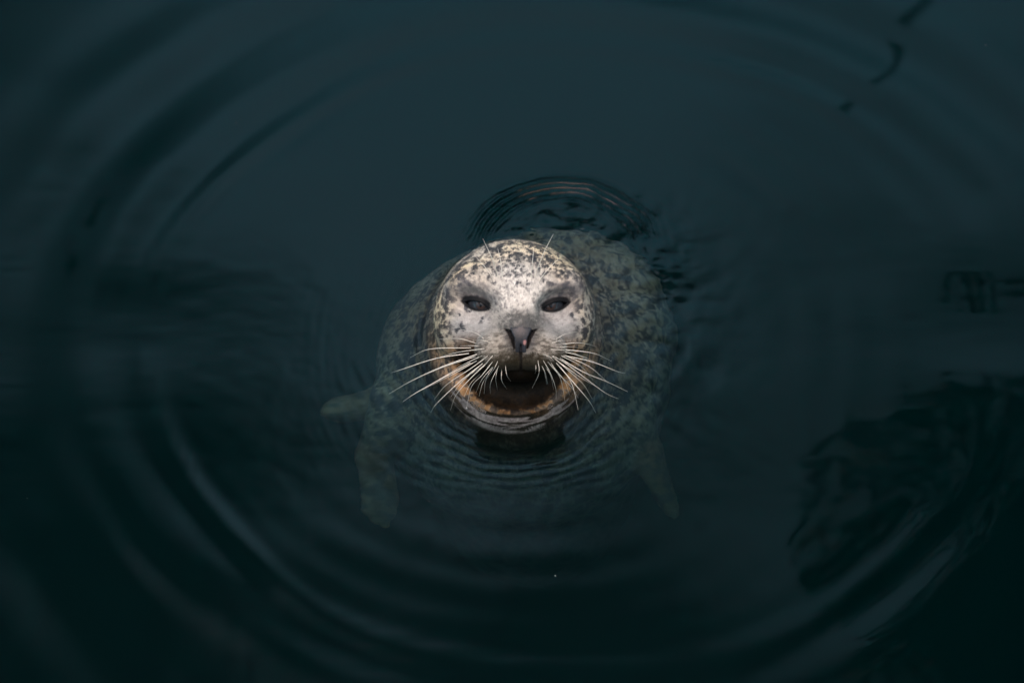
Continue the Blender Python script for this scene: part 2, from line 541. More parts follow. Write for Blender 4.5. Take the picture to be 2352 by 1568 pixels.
muzzle_mirror = 0.8 * sstep(0.125, 0.065, np.abs(xf)) * sstep(-0.125, -0.105, vf - 0.02 * big) * sstep(-0.035, -0.060, vf) * sstep(0.0015, -0.0035, zz) * sstep(-0.02, 0.02, wf)
muzzle_mirror = np.maximum(muzzle_mirror, (1 - sstep(0.45, 1.35, np.sqrt(((xf + 0.005) / 0.072) ** 2 + ((vf + 0.120) / 0.058) ** 2) + 0.35 * big + 0.12 * fine)) * (zz < 0))
col = mix(col, np.array([0.016, 0.018, 0.014]), 0.93 * muzzle_mirror)  # dark painted in where the water mirrors the muzzle's underside
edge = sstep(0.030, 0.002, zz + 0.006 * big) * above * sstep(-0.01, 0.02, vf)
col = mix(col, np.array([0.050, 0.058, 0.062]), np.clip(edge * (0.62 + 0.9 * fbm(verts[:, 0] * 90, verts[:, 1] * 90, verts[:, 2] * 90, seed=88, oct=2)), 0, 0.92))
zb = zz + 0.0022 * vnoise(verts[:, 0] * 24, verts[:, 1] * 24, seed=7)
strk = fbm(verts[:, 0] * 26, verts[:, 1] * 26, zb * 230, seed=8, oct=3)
meniscus_band = sstep(-0.030, -0.022, zb) * sstep(-0.0005, -0.003, zb) * sstep(0.105, 0.080, np.abs(xf)) * sstep(-0.05, -0.065, vf) * sstep(0.02, 0.05, wf)
col = mix(col, np.array([0.36, 0.36, 0.37]) * (1 + 0.3 * fine)[:, None], np.clip(0.92 * meniscus_band * sstep(-0.15, 0.20, strk), 0, 1))  # pale streaks painted in for the bright meniscus arcs at the waterline
npad = blob(MX, 0.010, 0.021, 0.020, 0.4) * (wf > 0.11)
col = mix(col, np.array([0.050, 0.054, 0.062]) * (1 + 0.6 * fine[:, None]), 0.75 * npad)
nw = 0.0072 + 0.0065 * sstep(0.002, 0.020, vf)
noseM = (1 - sstep(0.9, 1.1, np.abs(xf - MX) / nw)) * sstep(-0.010, -0.006, vf) * (1 - sstep(0.0225, 0.0255, vf)) * sstep(0.125, 0.14, wf)
for sd_ in (-1, 1):
    sl = np.where(wf > 0.11, slit2(Qf, sd_), 1.0)
    slit = 1 - sstep(-0.0006, 0.0012, sl)
    col = mix(col, np.array([0.009, 0.009, 0.011]), slit)
    noseM = noseM * (1 - slit)
phil = 1 - sstep(-0.0004, 0.0012, seg2(Qf, (MX, 0.001), (MX, -0.036), 0.0011, 0.0014))
col = mix(col, np.array([0.012, 0.011, 0.010]), phil * (wf > 0.12))
# the fine hair grain
col = col * (1 + 0.16 * fine[:, None])
col = np.clip(col, 0.003, 0.80)

fur, nt, out = new_mat('seal_fur')
b = principled(nt, out, rough=0.55)
b.inputs['Specular IOR Level'].default_value = 0.10
at = nt.nodes.new('ShaderNodeAttribute'); at.attribute_name = 'coat_colour'
tc = nt.nodes.new('ShaderNodeTexCoord')
mp = nt.nodes.new('ShaderNodeMapping'); mp.inputs['Scale'].default_value = (1.0, 0.35, 0.35)
ns = nt.nodes.new('ShaderNodeTexNoise'); ns.inputs['Scale'].default_value = 620; ns.inputs['Detail'].default_value = 3
mr = nt.nodes.new('ShaderNodeMapRange'); mr.inputs['To Min'].default_value = 0.62; mr.inputs['To Max'].default_value = 1.38
vm = nt.nodes.new('ShaderNodeVectorMath'); vm.operation = 'MULTIPLY'
bp = nt.nodes.new('ShaderNodeBump'); bp.inputs['Strength'].default_value = 0.35; bp.inputs['Distance'].default_value = 0.0012
L = nt.links.new
L(tc.outputs['Object'], mp.inputs['Vector']); L(mp.outputs[0], ns.inputs['Vector'])
L(ns.outputs['Fac'], mr.inputs['Value'])
L(at.outputs['Color'], vm.inputs[0]); L(mr.outputs[0], vm.inputs[1]); L(vm.outputs[0], b.inputs['Base Color'])
L(ns.outputs['Fac'], bp.inputs['Height']); L(bp.outputs[0], b.inputs['Normal'])

seal = bpy.data.objects.new('seal', None)
COL.objects.link(seal)
tag(seal, 'spotted harbour seal looking up from dark teal water, cream freckled face and long white whiskers', 'seal')
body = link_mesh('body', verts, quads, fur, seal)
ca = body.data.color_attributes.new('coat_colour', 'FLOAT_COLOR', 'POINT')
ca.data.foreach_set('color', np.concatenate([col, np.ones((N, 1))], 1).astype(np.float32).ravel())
bvh = BVHTree.FromObject(body, bpy.context.evaluated_depsgraph_get())

# nose pad: a thin leathery shell of its own over the muzzle tip
fm = noseM[quads].mean(1) > 0.35
qn = quads[fm]
ids, inv = np.unique(qn.ravel(), return_inverse=True)
off = np.where(noseM[ids] > 0.45, 0.0006, -0.0006)
nverts = verts[ids] + nrm[ids] * off[:, None]
mnose, nt, out = new_mat('nose_leather')
b = principled(nt, out, (0.022, 0.025, 0.034), 0.45)
at = nt.nodes.new('ShaderNodeAttribute'); at.attribute_name = 'skin_colour'; nt.links.new(at.outputs['Color'], b.inputs['Base Color'])
ns = nt.nodes.new('ShaderNodeTexNoise'); ns.inputs['Scale'].default_value = 500
bp = nt.nodes.new('ShaderNodeBump'); bp.inputs['Strength'].default_value = 0.4; bp.inputs['Distance'].default_value = 0.0006
tc = nt.nodes.new('ShaderNodeTexCoord')
nt.links.new(tc.outputs['Object'], ns.inputs['Vector']); nt.links.new(ns.outputs['Fac'], bp.inputs['Height']); nt.links.new(bp.outputs[0], b.inputs['Normal'])
no = link_mesh('nose', nverts, inv.reshape(-1, 4), mnose, seal)
ncol = np.tile(np.array([0.022, 0.025, 0.034]), (len(ids), 1)) * (1 + 0.35 * fine[ids][:, None])
scar = 1 - sstep(0.7, 1.15, np.sqrt(((xf[ids] - MX - 0.0050) / 0.0021) ** 2 + ((vf[ids] - 0.0045) / 0.0034) ** 2))
ncol = mix(ncol, np.array([0.38, 0.20, 0.20]), scar)
ca = no.data.color_attributes.new('skin_colour', 'FLOAT_COLOR', 'POINT')
ca.data.foreach_set('color', np.concatenate([ncol, np.ones((len(ncol), 1))], 1).astype(np.float32).ravel())

# short hairs lying over the head
def fur_mesh(n):
    m = (verts[:, 2] > 0.004) & (noseM < 0.3) & (hollow_shade + jaw_shade < 0.3)
    for side, e in zip((-1, 1), EYES):
        a, b, c = eye_local(Q, e, side)
        m &= ~((np.sqrt((a / 0.0195) ** 2 + (b / 0.0120) ** 2) < 1) & (wf > 0.03))
    cand = np.nonzero(m)[0]
    ids = rng.choice(cand, min(n, len(cand)), replace=False)
    P = verts[ids] + rng.normal(0, 0.0003, (len(ids), 3)); Nn = nrm[ids]
    src = unface(np.array([[MX, 0.02, 0.15]]))[0]
    D = P - src
    # swept back from the nose and drooping on the whisker pads
    D = D + (rng.normal(0, 0.35, D.shape)) * np.linalg.norm(D, axis=1)[:, None]
    D -= (D * Nn).sum(1)[:, None] * Nn
    D /= np.linalg.norm(D, axis=1)[:, None] + 1e-9
    ln = rng.uniform(0.0035, 0.0065, len(ids))[:, None]
    Sd = np.cross(D, Nn)
    wd = 0.00022
    ln = ln * (0.3 + 0.7 * sstep(0.0, 0.03, P[:, 2]))[:, None]
    v = np.stack([P - Sd * wd, P + Sd * wd, P + D * ln + Nn * rng.uniform(0.0003, 0.0014, len(ids))[:, None]], 1).reshape(-1, 3)
    v -= np.repeat(Nn, 3, 0) * 0.0001
    cc = np.clip(col[ids] * rng.uniform(0.75, 1.35, (len(ids), 1)), 0.006, 0.8)
    return v, np.arange(len(v)).reshape(-1, 3), np.repeat(cc, 3, 0), np.repeat(Nn, 3, 0)
hv, hf_, hc, hn = fur_mesh(52000)
mh, nt, out = new_mat('hair')
b = principled(nt, out, rough=0.5); b.inputs['Specular IOR Level'].default_value = 0.25
at = nt.nodes.new('ShaderNodeAttribute'); at.attribute_name = 'coat_colour'
nt.links.new(at.outputs['Color'], b.inputs['Base Color'])
ho = link_mesh('fur', hv, hf_, mh, seal)
ho['kind'] = 'stuff'
if len(ho.data.vertices) == len(hc):
    ca = ho.data.color_attributes.new('coat_colour', 'FLOAT_COLOR', 'POINT')
    ca.data.foreach_set('color', np.concatenate([hc, np.ones((len(hc), 1))], 1).astype(np.float32).ravel())
    ho.data.normals_split_custom_set_from_vertices(hn.tolist())

# eyes
def sphere(c, r, nu=40, nv=28, ax=None):
    vs, fs = [], []
    for j in range(nv + 1):
        th = math.pi * j / nv
        for i in range(nu):
            ph = 2 * math.pi * i / nu
            vs.append((math.sin(th) * math.cos(ph), math.sin(th) * math.sin(ph), math.cos(th)))
    for j in range(nv):
        for i in range(nu):
            a = j * nu + i; b2 = j * nu + (i + 1) % nu
            fs.append((a, a + nu, b2 + nu, b2))
    vs = np.array(vs) * r
    if ax is not None: vs = vs @ np.array(ax)
    return vs + np.array(c), np.array(fs)
meye, nt, out = new_mat('eyeball')
b = principled(nt, out, (0.05, 0.055, 0.065), 0.08)
at = nt.nodes.new('ShaderNodeAttribute'); at.attribute_name = 'eye_colour'
nt.links.new(at.outputs['Color'], b.inputs['Base Color'])
for side, e in zip((-1, 1), EYES):
    yaw = math.radians(26) * side
    ctr = np.array(e[:3]) - 0.006 * np.array([math.sin(yaw), 0, math.cos(yaw)])
    c = unface(ctr)[0]
    look = (Vector(CAMLOC - c).normalized() + Vector((side * 0.16, 0, 0.0))).normalized()
    M = look.to_track_quat('Z', 'Y').to_matrix()
    vs, fs = sphere((0, 0, 0), 0.0212, 64, 64)
    ang = np.arccos(np.clip(vs[:, 2] / 0.0212, -1, 1))
    R = ang * 0.0212
    ec = np.tile(np.array([0.026, 0.030, 0.038]), (len(vs), 1))
    ec = mix(ec, np.array([0.020, 0.020, 0.024]), 1 - sstep(0.0072, 0.0080, R))
    ec = mix(ec, np.array([0.040, 0.030, 0.028]), 1 - sstep(0.0062, 0.0070, R))
    ec = mix(ec, np.array([0.004, 0.004, 0.005]), 1 - sstep(0.0026, 0.0034, np.sqrt((vs[:, 0] * 1.6) ** 2 + (vs[:, 1] * 0.8) ** 2) + (vs[:, 2] < 0)))
    vw = vs @ np.array(M.transposed()) + c
    eo = link_mesh('eye', vw, fs, meye, seal)
    ca = eo.data.color_attributes.new('eye_colour', 'FLOAT_COLOR', 'POINT')
    ca.data.foreach_set('color', np.concatenate([ec, np.ones((len(ec), 1))], 1).astype(np.float32).ravel())

# ------------------------------------------------------------------ whiskers
mwh, nt, out = new_mat('whisker')
b = principled(nt, out, (0.90, 0.88, 0.80), 0.35)
def Z4(p): return ((1230 + p[0] / 3.0545) / 1.3777, (1000 + p[1] / 3.0545) / 1.3777)
def Z1(p): return ((1280 + p[0] / 2.3059) / 1.3777, (700 + p[1] / 2.3059) / 1.3777)
WL = [ # points along the whisker, thickness, how far its tip falls back towards the water
 ([(920,218),(830,160),(700,132)],.55,.25), ([(840,260),(680,218),(480,222)],.7,.35), ([(980,256),(900,232),(810,236)],.5,.2),
 ([(875,290),(780,285),(690,288)],.6,.3), ([(795,306),(400,318),(200,402)],.9,.6), ([(925,313),(640,355),(408,425)],.8,.5),
 ([(775,360),(450,410),(115,518),(20,548)],1.1,1.0), ([(855,367),(500,495),(210,630),(0,750)],1.2,1.0), ([(840,390),(560,480),(300,585)],1.0,.8),
 ([(905,380),(700,480),(440,640)],.9,.8), ([(790,450),(550,580),(255,745),(130,830)],1.2,1.02), ([(850,430),(620,560),(315,715)],1.0,.85),
 ([(955,385),(800,500),(560,660),(440,800)],.95,.8), ([(1005,380),(900,490),(700,610)],.8,.55), ([(910,455),(700,620),(465,840),(405,930)],1.1,1.02),
 ([(870,490),(700,640),(598,780)],.8,.7), ([(955,445),(790,600),(650,760),(595,910)],1.0,.9), ([(1003,440),(900,570),(800,680),(750,885)],1.0,.9),
 ([(880,560),(790,650),(725,780)],.6,.6), ([(1003,490),(900,610),(840,740)],.7,.6), ([(965,550),(905,650),(872,775)],.65,.6),
 ([(1052,435),(1010,520),(950,600)],.6,.4), ([(1010,490),(940,610),(920,750)],.65,.6), ([(1063,480),(985,640),(980,750)],.65,.6),
 ([(1050,510),(1033,600),(1048,715)],.65,.5), ([(1090,512),(1090,620),(1140,705)],.6,.4), ([(1125,470),(1140,570),(1178,630)],.55,.3),
 ([(1615,222),(1700,175),(1815,150)],.55,.3), ([(1575,258),(1660,238),(1760,240)],.5,.3), ([(1675,270),(1850,258),(2010,295)],.75,.5),
 ([(1648,298),(1740,296),(1830,305)],.7,.4), ([(1562,318),(1760,345),(1980,460)],.75,.6), ([(1705,322),(1980,360),(2150,435)],1.0,.7),
 ([(1700,345),(1900,400),(2010,460)],.8,.6), ([(1680,378),(1960,440),(2195,530),(2280,552)],1.1,1.0), ([(1660,380),(1850,480),(1975,620)],.8,.7),
 ([(1710,385),(1940,490),(2115,640)],1.0,.85), ([(1650,405),(1880,540),(2100,630),(2310,730)],1.1,1.02), ([(1585,385),(1700,450),(1900,600),(2090,740),(2220,800)],1.1,1.02),
 ([(1640,440),(1850,590),(2040,700)],1.0,.85), ([(1490,368),(1530,385),(1555,410)],.55,.1), ([(1535,380),(1570,405),(1600,440)],.55,.15),
 ([(1575,385),(1740,530),(1880,660),(1965,800)],.95,.85), ([(1615,450),(1800,660),(1935,820),(2000,935)],1.1,1.02), ([(1660,490),(1770,660),(1830,910)],1.05,.9),
 ([(1535,440),(1640,560),(1760,680),(1830,790)],.8,.8), ([(1565,450),(1660,610),(1705,840)],.9,.85), ([(1490,425),(1560,550),(1612,700),(1615,800)],.8,.75),
 ([(1600,500),(1700,630),(1745,760)],.75,.7), ([(1515,490),(1565,580),(1592,710)],.65,.6), ([(1478,480),(1515,560),(1535,660)],.7,.5),
 ([(1500,530),(1518,600),(1522,660)],.6,.5), ([(1440,425),(1450,550),(1385,695)],.65,.35), ([(1420,470),(1420,520),(1412,555)],.55,.2)]
BR = [([(680,402),(632,260),(570,128)],.8), ([(712,412),(700,290),(678,195)],.65), ([(655,438),(590,340),(510,250)],.6),
      ([(948,405),(1010,240),(1085,92)],.8), ([(920,413),(932,300),(942,185)],.6), ([(980,435),(1050,345),(1135,262)],.65)]
def catmull(P, n):
    P = np.array(P, float)
    P = np.vstack([2 * P[0] - P[1], P, 2 * P[-1] - P[-2]])
    o = []
    for i in range(1, len(P) - 2):
        for t in np.linspace(0, 1, n, endpoint=False):
            a, b_, c, d_ = P[i - 1:i + 3]
            o.append(0.5 * (2 * b_ + (c - a) * t + (2 * a - 5 * b_ + 4 * c - d_) * t * t + (3 * b_ - a - 3 * c + d_) * t ** 3))
    o.append(P[-2])
    return np.array(o)
def tube(name, pts, r0, r1, mat, parent, seg=6):
    pts = np.array(pts)
    n = len(pts)
    tan = np.gradient(pts, axis=0); tan /= np.linalg.norm(tan, axis=1)[:, None]
    ref = np.array([0.1, 0.2, 1.0])
    vs = []
    for i in range(n):
        a = np.cross(tan[i], ref); a /= np.linalg.norm(a); c = np.cross(tan[i], a)
        t = i / (n - 1)
        r = (r0 + (r1 - r0) * t ** 1.2)
        for k in range(seg):
            ph = 2 * math.pi * k / seg
            vs.append(pts[i] + r * (math.cos(ph) * a + math.sin(ph) * c))
    fs = [(i * seg + k, i * seg + (k + 1) % seg, (i + 1) * seg + (k + 1) % seg, (i + 1) * seg + k) for i in range(n - 1) for k in range(seg)]
    return link_mesh(name, np.array(vs), np.array(fs), mat, parent)
def whisker(pix, thick, fall, brow=False):
    d0 = ray(*pix[0])
    hit = bvh.ray_cast(Vector(CAMLOC), Vector(d0))
    if hit[0] is None: return None
    t0 = hit[3]
    dT = ray(*pix[-1])
    if brow:
        hT = bvh.ray_cast(Vector(CAMLOC), Vector(dT))
        tT = (hT[3] if hT[0] is not None else t0) - 0.035
        tT = min(t0 - 0.01, tT)
    else:
        tp = -CAMLOC[2] / dT[2]
        tT = t0 + (tp - t0) * fall
        hT = bvh.ray_cast(Vector(CAMLOC), Vector(dT))
        if hT[0] is not None and fall < 1: tT = min(tT, hT[3] - 0.006)
    pp = catmull(pix, 8)
    n = len(pp); out_ = []
    for i, (px, py) in enumerate(pp):
        u = i / (n - 1)
        t = (t0 + 0.003) * (1 - u) + tT * u - 0.018 * math.sin(math.pi * u) * (0.4 if brow else 1)
        hh = bvh.ray_cast(Vector(CAMLOC), Vector(ray(px, py)))
        if hh[0] is not None: t = min(t, hh[3] - 0.0012 * u * 4 - (0.012 * u if brow else 0))
        out_.append(CAMLOC + ray(px, py) * t)
    tube('whisker', out_, 0.00056 * thick, 0.00012, mwh, seal)
    return out_
wpts = [whisker([Z4(p) for p in pts], th, fall) for pts, th, fall in WL]
for pts, th in BR: whisker([Z1(p) for p in pts], th * 1.5, 0, True)

# beads of water hanging on the whiskers
mdr, nt, out = new_mat('water_bead')
b = principled(nt, out, (0.85, 0.88, 0.9), 0.05); b.inputs['Transmission Weight'].default_value = 0.6; b.inputs['IOR'].default_value = 1.33
bv, bf = sphere((0, 0, 0), 1, 12, 8)
def bead(w, u, r):
    if not w: return
    p_ = np.array(w[min(len(w) - 1, int(u * (len(w) - 1)))])
    link_mesh('droplet', bv * [r, r, r * 1.15] + p_ - [0, 0, r * 0.6], bf, mdr, seal)
bead(wpts[17], 1.0, 0.0013)
for k_, u_ in ((17, 0.35), (13, 0.45), (10, 0.4), (19, 0.3), (23, 0.2), (43, 0.35), (45, 0.3), (47, 0.25), (34, 0.3), (5, 0.5)):
    bead(wpts[k_], u_, rng.uniform(0.0006, 0.0009))

# ------------------------------------------------------------------ water
def axis(dense, h, hi, g=1.07):
    c = list(np.arange(0, dense, h)); s = h
    while c[-1] < hi:
        s *= g if c[-1] < 1.3 or s > 0.02 else 1.03
        c.append(c[-1] + s)
    return c
ax_ = np.array(axis(0.27, 0.0016, 400))
mx_ = np.concatenate([-ax_[:0:-1], ax_])
my_ = mx_ + 0.06
WX, WY = np.meshgrid(mx_, my_, indexing='ij')
def neck_gap(x, y):
    p = np.stack([x.ravel(), y.ravel(), np.zeros(x.size)], 1).astype(np.float32)
    q = face(p)
    d = ell(q, (0.003, 0.034, 0.020), (0.108, 0.108, 0.104))
    d = smin(d, ell(p, (0.002, 0.022, -0.060), (0.1185, 0.161, 0.130)), 0.010)
    return d.reshape(x.shape)
def water_height(x, y):
    R = np.sqrt(x * x + y * y)
    de = np.maximum(neck_gap(x, y), -0.01)
    z = 0.0016 * np.exp(-np.clip(de, 0, 1) / 0.0030) - 0.0006 * np.exp(-((de - 0.013) / 0.004) ** 2) + 0.0005 * np.exp(-((de - 0.021) / 0.004) ** 2)
    # concentric ripples hugging the neck
    th = np.arctan2(y - 0.02, x)
    wob = 0.013 * fbm(np.cos(th) * 1.5 + 5, np.sin(th) * 1.5, de * 6, 5, 3)
    amp = 0.00020 * np.exp(-np.clip(de, 0, 9) / 0.065) * (0.5 + 0.5 * vnoise(x * 14, y * 14, seed=4))
    z += amp * np.sin((de + wob) * 2 * math.pi / 0.0135)
    # outer rings, spreading from a point beside the head
    rr = np.sqrt((x - 0.085) ** 2 + (y - 0.03) ** 2) + 0.030 * fbm(x * 1.5 + 3, y * 1.5, seed=22, oct=2)
    for R0, W, A, lam, ph in ((0.560, 0.026, 0.0008, 0.080, 0), (0.66, 0.07, 0.0010, 0.20, 0.6), (0.80, 0.12, 0.0005, 0.16, 0)):
        z += A * (1 + 0.4 * sstep(0.0, 0.35, y)) * np.exp(-((rr - R0) / W) ** 2) * np.cos((rr - R0) * 2 * math.pi / lam + ph)
    # front rings, towards the camera
    sf = sstep(-0.15, -0.40, y) * (0.5 + 0.5 * vnoise(x * 3, y * 3, seed=24))
    rf = np.sqrt((x - 0.02) ** 2 + (y - 0.05) ** 2) + 0.020 * fbm(x * 2.5 + 1, y * 2.5, seed=23, oct=2)
    z += 0.00021 * sf * np.exp(-((rf - 0.55) / 0.28) ** 2) * np.sin(rf * 2 * math.pi / 0.060)
    sr = sstep(0.15, 0.40, x) * sstep(-0.2, 0.1, y)
    z += 0.00020 * sr * np.exp(-((rf - 0.48) / 0.12) ** 2) * np.sin(rf * 2 * math.pi / 0.062)
    # capillary arcs behind the back
    cx, cyy = 0.070, 0.170
    r2 = np.sqrt(((x - cx) / 0.98) ** 2 + ((y - cyy)) ** 2)
    t2 = np.arctan2(y - cyy, x - cx)
    sect = sstep(-0.05, 0.55, t2) * sstep(3.35, 2.55, t2)
    ww = 0.004 * fbm(x * 22, y * 22, seed=31, oct=2)
    z += 0.00056 * sect * np.exp(-((r2 - 0.122) / 0.024) ** 2) * np.sin((r2 + ww) * 2 * math.pi / 0.0112)
    # churned patch over the back
    pt = np.exp(-(np.clip(r2 - 0.02, 0, 1) / 0.07) ** 2) * sstep(0.02, 0.12, y)
    pt = np.maximum(pt, 0.8 * np.exp(-((x - 0.17) / 0.075) ** 2 - ((y - 0.13) / 0.12) ** 2))
    z += 0.0016 * pt * fbm(x * 26 + 3 * y, y * 34, seed=41, oct=2) + 0.0005 * pt * fbm(x * 70, y * 80, seed=43, oct=2)
    side = np.exp(-((x - 0.17) / 0.10) ** 2 - ((y - 0.05) / 0.16) ** 2)
    z += 0.0010 * side * fbm(x * 34, y * 22, seed=47, oct=2)
    # slow swell
    far = np.clip(R / 0.5, 0.3, 1) / (1 + (R / 30) ** 2)
    z += 0.0016 * far * fbm(x * 3.0, y * 3.6, seed=61, oct=2) + 0.0030 * far * vnoise(x * 1.1, y * 1.2, seed=71)
    z += 0.00006 * fbm(x * 45, y * 45, seed=81, oct=2)
    return z
WZ = water_height(WX, WY)
nx, ny = WX.shape
tv = np.stack([WX.ravel(), WY.ravel(), WZ.ravel()], 1)
ii, jj = np.meshgrid(np.arange(nx - 1), np.arange(ny - 1), indexing='ij')
a = (ii * ny + jj).ravel()
tf = np.stack([a, a + ny, a + ny + 1, a + 1], 1)
# rim walls and floor of the body of water
bnd = [i * ny for i in range(nx)] + [(nx - 1) * ny + j for j in range(1, ny)] + [i * ny + ny - 1 for i in range(nx - 2, -1, -1)] + [j for j in range(ny - 2, 0, -1)]
base = len(tv)
low_v = tv[bnd].copy(); low_v[:, 2] = -9.0
ctr = np.array([[0, 0.06, -9.0]])
allv = np.concatenate([tv, low_v, ctr])
nb = len(bnd); ci = base + nb
me = bpy.data.meshes.new('water')
fl = [tuple(f) for f in tf.tolist()]
for k in range(nb):
    k2 = (k + 1) % nb
    fl.append((bnd[k2], bnd[k], base + k, base + k2))
    fl.append((base + k2, base + k, ci))
me.from_pydata(allv.tolist(), [], fl)
me.update()
me.polygons.foreach_set('use_smooth', np.ones(len(me.polygons), dtype=bool))
water = bpy.data.objects.new('water', me); COL.objects.link(water)
tag(water, kind='structure')
mw, nt, out = new_mat('sea_water')
g = nt.nodes.new('ShaderNodeBsdfGlass'); g.inputs['IOR'].default_value = 1.33; g.inputs['Roughness'].default_value = 0.0
g.inputs['Color'].default_value = (1, 1, 1, 1)
nt.links.new(g.outputs[0], out.inputs['Surface'])
SIG_S = np.array([0.003, 0.088, 0.092]) * 1.0
SIG_A = np.array([3.3, 1.65, 1.55]) * 1.0
vs_ = nt.nodes.new('ShaderNodeVolumeScatter'); va_ = nt.nodes.new('ShaderNodeVolumeAbsorption'); ad = nt.nodes.new('ShaderNodeAddShader')
ms = SIG_S.max(); vs_.inputs['Color'].default_value = (*(SIG_S / ms), 1); vs_.inputs['Density'].default_value = ms
ma = SIG_A.max() * 1.02; va_.inputs['Color'].default_value = (*(1 - SIG_A / ma), 1); va_.inputs['Density'].default_value = ma
nt.links.new(vs_.outputs[0], ad.inputs[0]); nt.links.new(va_.outputs[0], ad.inputs[1]); nt.links.new(ad.outputs[0], out.inputs['Volume'])
me.materials.append(mw)

# ------------------------------------------------------------------ seabed
mb_, nt, out = new_mat('seabed_mud')
b = principled(nt, out, (0.06, 0.055, 0.04), 0.9)
ns = nt.nodes.new('ShaderNodeTexNoise'); ns.inputs['Scale'].default_value = 3
bp = nt.nodes.new('ShaderNodeBump'); bp.inputs['Distance'].default_value = 0.05
nt.links.new(ns.outputs['Fac'], bp.inputs['Height']); nt.links.new(bp.outputs[0], b.inputs['Normal'])
gb = np.linspace(-400, 400, 41)
BX, BY = np.meshgrid(gb, gb, indexing='ij')
BZ = -9.6 + 0.2 * vnoise(BX * 0.02, BY * 0.02, seed=5)
i_, j_ = np.meshgrid(np.arange(40), np.arange(40), indexing='ij'); a_ = (i_ * 41 + j_).ravel()
tag(link_mesh('seabed', np.stack([BX.ravel(), BY.ravel(), BZ.ravel()], 1), np.stack([a_, a_ + 41, a_ + 42, a_ + 1], 1), mb_), kind='structure')

# ------------------------------------------------------------------ unseen timber landing, added to shade the water and throat
mt, nt, out = new_mat('shade_platform_timber')
b = principled(nt, out, (0.035, 0.028, 0.022), 0.75)
tc = nt.nodes.new('ShaderNodeTexCoord'); mp = nt.nodes.new('ShaderNodeMapping'); mp.inputs['Scale'].default_value = (1, 14, 14)
ns = nt.nodes.new('ShaderNodeTexNoise'); ns.inputs['Scale'].default_value = 3; ns.inputs['Detail'].default_value = 5
cr = nt.nodes.new('ShaderNodeValToRGB'); cr.color_ramp.elements[0].color = (0.020, 0.016, 0.013, 1); cr.color_ramp.elements[1].color = (0.060, 0.050, 0.040, 1)
nt.links.new(tc.outputs['Object'], mp.inputs['Vector']); nt.links.new(mp.outputs[0], ns.inputs['Vector'])
nt.links.new(ns.outputs['Fac'], cr.inputs['Fac']); nt.links.new(cr.outputs[0], b.inputs['Base Color'])
def box_mesh(name, lx, ly, lz, bev=0.008):
    import bmesh
    bm = bmesh.new(); bmesh.ops.create_cube(bm, size=1)
    for v in bm.verts: v.co.x *= lx; v.co.y *= ly; v.co.z *= lz
    bmesh.ops.bevel(bm, geom=bm.edges[:], offset=bev, segments=1, affect='EDGES')
    m = bpy.data.meshes.new(name); bm.to_mesh(m); bm.free(); m.materials.append(mt)
    return m
def cyl_mesh(name, r, h, n=20):
    import bmesh
    bm = bmesh.new(); bmesh.ops.create_cone(bm, cap_ends=True, segments=n, radius1=r * 1.06, radius2=r, depth=h)
    m = bpy.data.meshes.new(name); bm.to_mesh(m); bm.free(); m.materials.append(mt)
    for p_ in m.polygons: p_.use_smooth = len(p_.vertices) == 4
    return m
def platform(label, loc, rotz, length, width, piles):
    """unseen added deck whose near left corner is at loc; boards run across the length"""
    r = bpy.data.objects.new('shade_platform', None); COL.objects.link(r)
    r.location = (loc[0], loc[1], 0); r.rotation_euler = (0, 0, rotz)
    tag(r, label, 'platform')
    n = int(length / 0.155); pm = box_mesh('plank', 0.148, width, 0.045)
    for k in range(n):
        o = bpy.data.objects.new('plank', pm); COL.objects.link(o); o.parent = r
        o.location = ((k + 0.5) * 0.155, -width / 2 + random.uniform(-.01, .01), loc[2] + random.uniform(-.002, .002))
    bm_ = box_mesh('beam', length, 0.16, 0.24)
    for k in range(3):
        o = bpy.data.objects.new('beam', bm_); COL.objects.link(o); o.parent = r
        o.location = (length / 2, -width * (0.12 + 0.38 * k), loc[2] - 0.148)
    ph_ = loc[2] - 0.27 + 9.3; pl = cyl_mesh('pile', 0.15, ph_)
    for (u, v) in piles:
        o = bpy.data.objects.new('pile', pl); COL.objects.link(o); o.parent = r
        o.location = (u * length, -width * v, loc[2] - 0.27 - ph_ / 2)
    return r
platform('unseen low timber landing under the photographer, added to shade the water', (-2.6, -1.55, 1.15), 0.0, 5.4, 2.6, ((0.04, 0.12), (0.04, 0.88), (0.96, 0.12), (0.96, 0.88)))

# unseen leaning trees, added to darken the water's reflections, on added stone quays
mq, nt, out = new_mat('added_quay_stone')
b = principled(nt, out, (0.16, 0.15, 0.13), 0.85)
ns = nt.nodes.new('ShaderNodeTexNoise'); ns.inputs['Scale'].default_value = 2.2; ns.inputs['Detail'].default_value = 6
cr = nt.nodes.new('ShaderNodeValToRGB'); cr.color_ramp.elements[0].color = (0.08, 0.08, 0.07, 1); cr.color_ramp.elements[1].color = (0.22, 0.21, 0.19, 1)
tc = nt.nodes.new('ShaderNodeTexCoord')
nt.links.new(tc.outputs['Object'], ns.inputs['Vector']); nt.links.new(ns.outputs['Fac'], cr.inputs['Fac']); nt.links.new(cr.outputs[0], b.inputs['Base Color'])
def quay(cx, cy, lx, ly):  # unseen quay, added to carry the mirror trees
    m = box_mesh('quay', lx, ly, 10.7, 0.06); m.materials.clear(); m.materials.append(mq)
    o = bpy.data.objects.new('quay', m); COL.objects.link(o); o.location = (cx, cy, -4.25)
    tag(o, kind='structure')
quay(8.4, 6.0, 8.0, 16.0); quay(-9.6, 6.0, 8.0, 16.0)
mbk, nt, out = new_mat('mirror_tree_bark'); principled(nt, out, (0.06, 0.048, 0.036), 0.9)
mlf, nt, out = new_mat('leaf')
b = principled(nt, out, (0.035, 0.055, 0.018), 0.6)
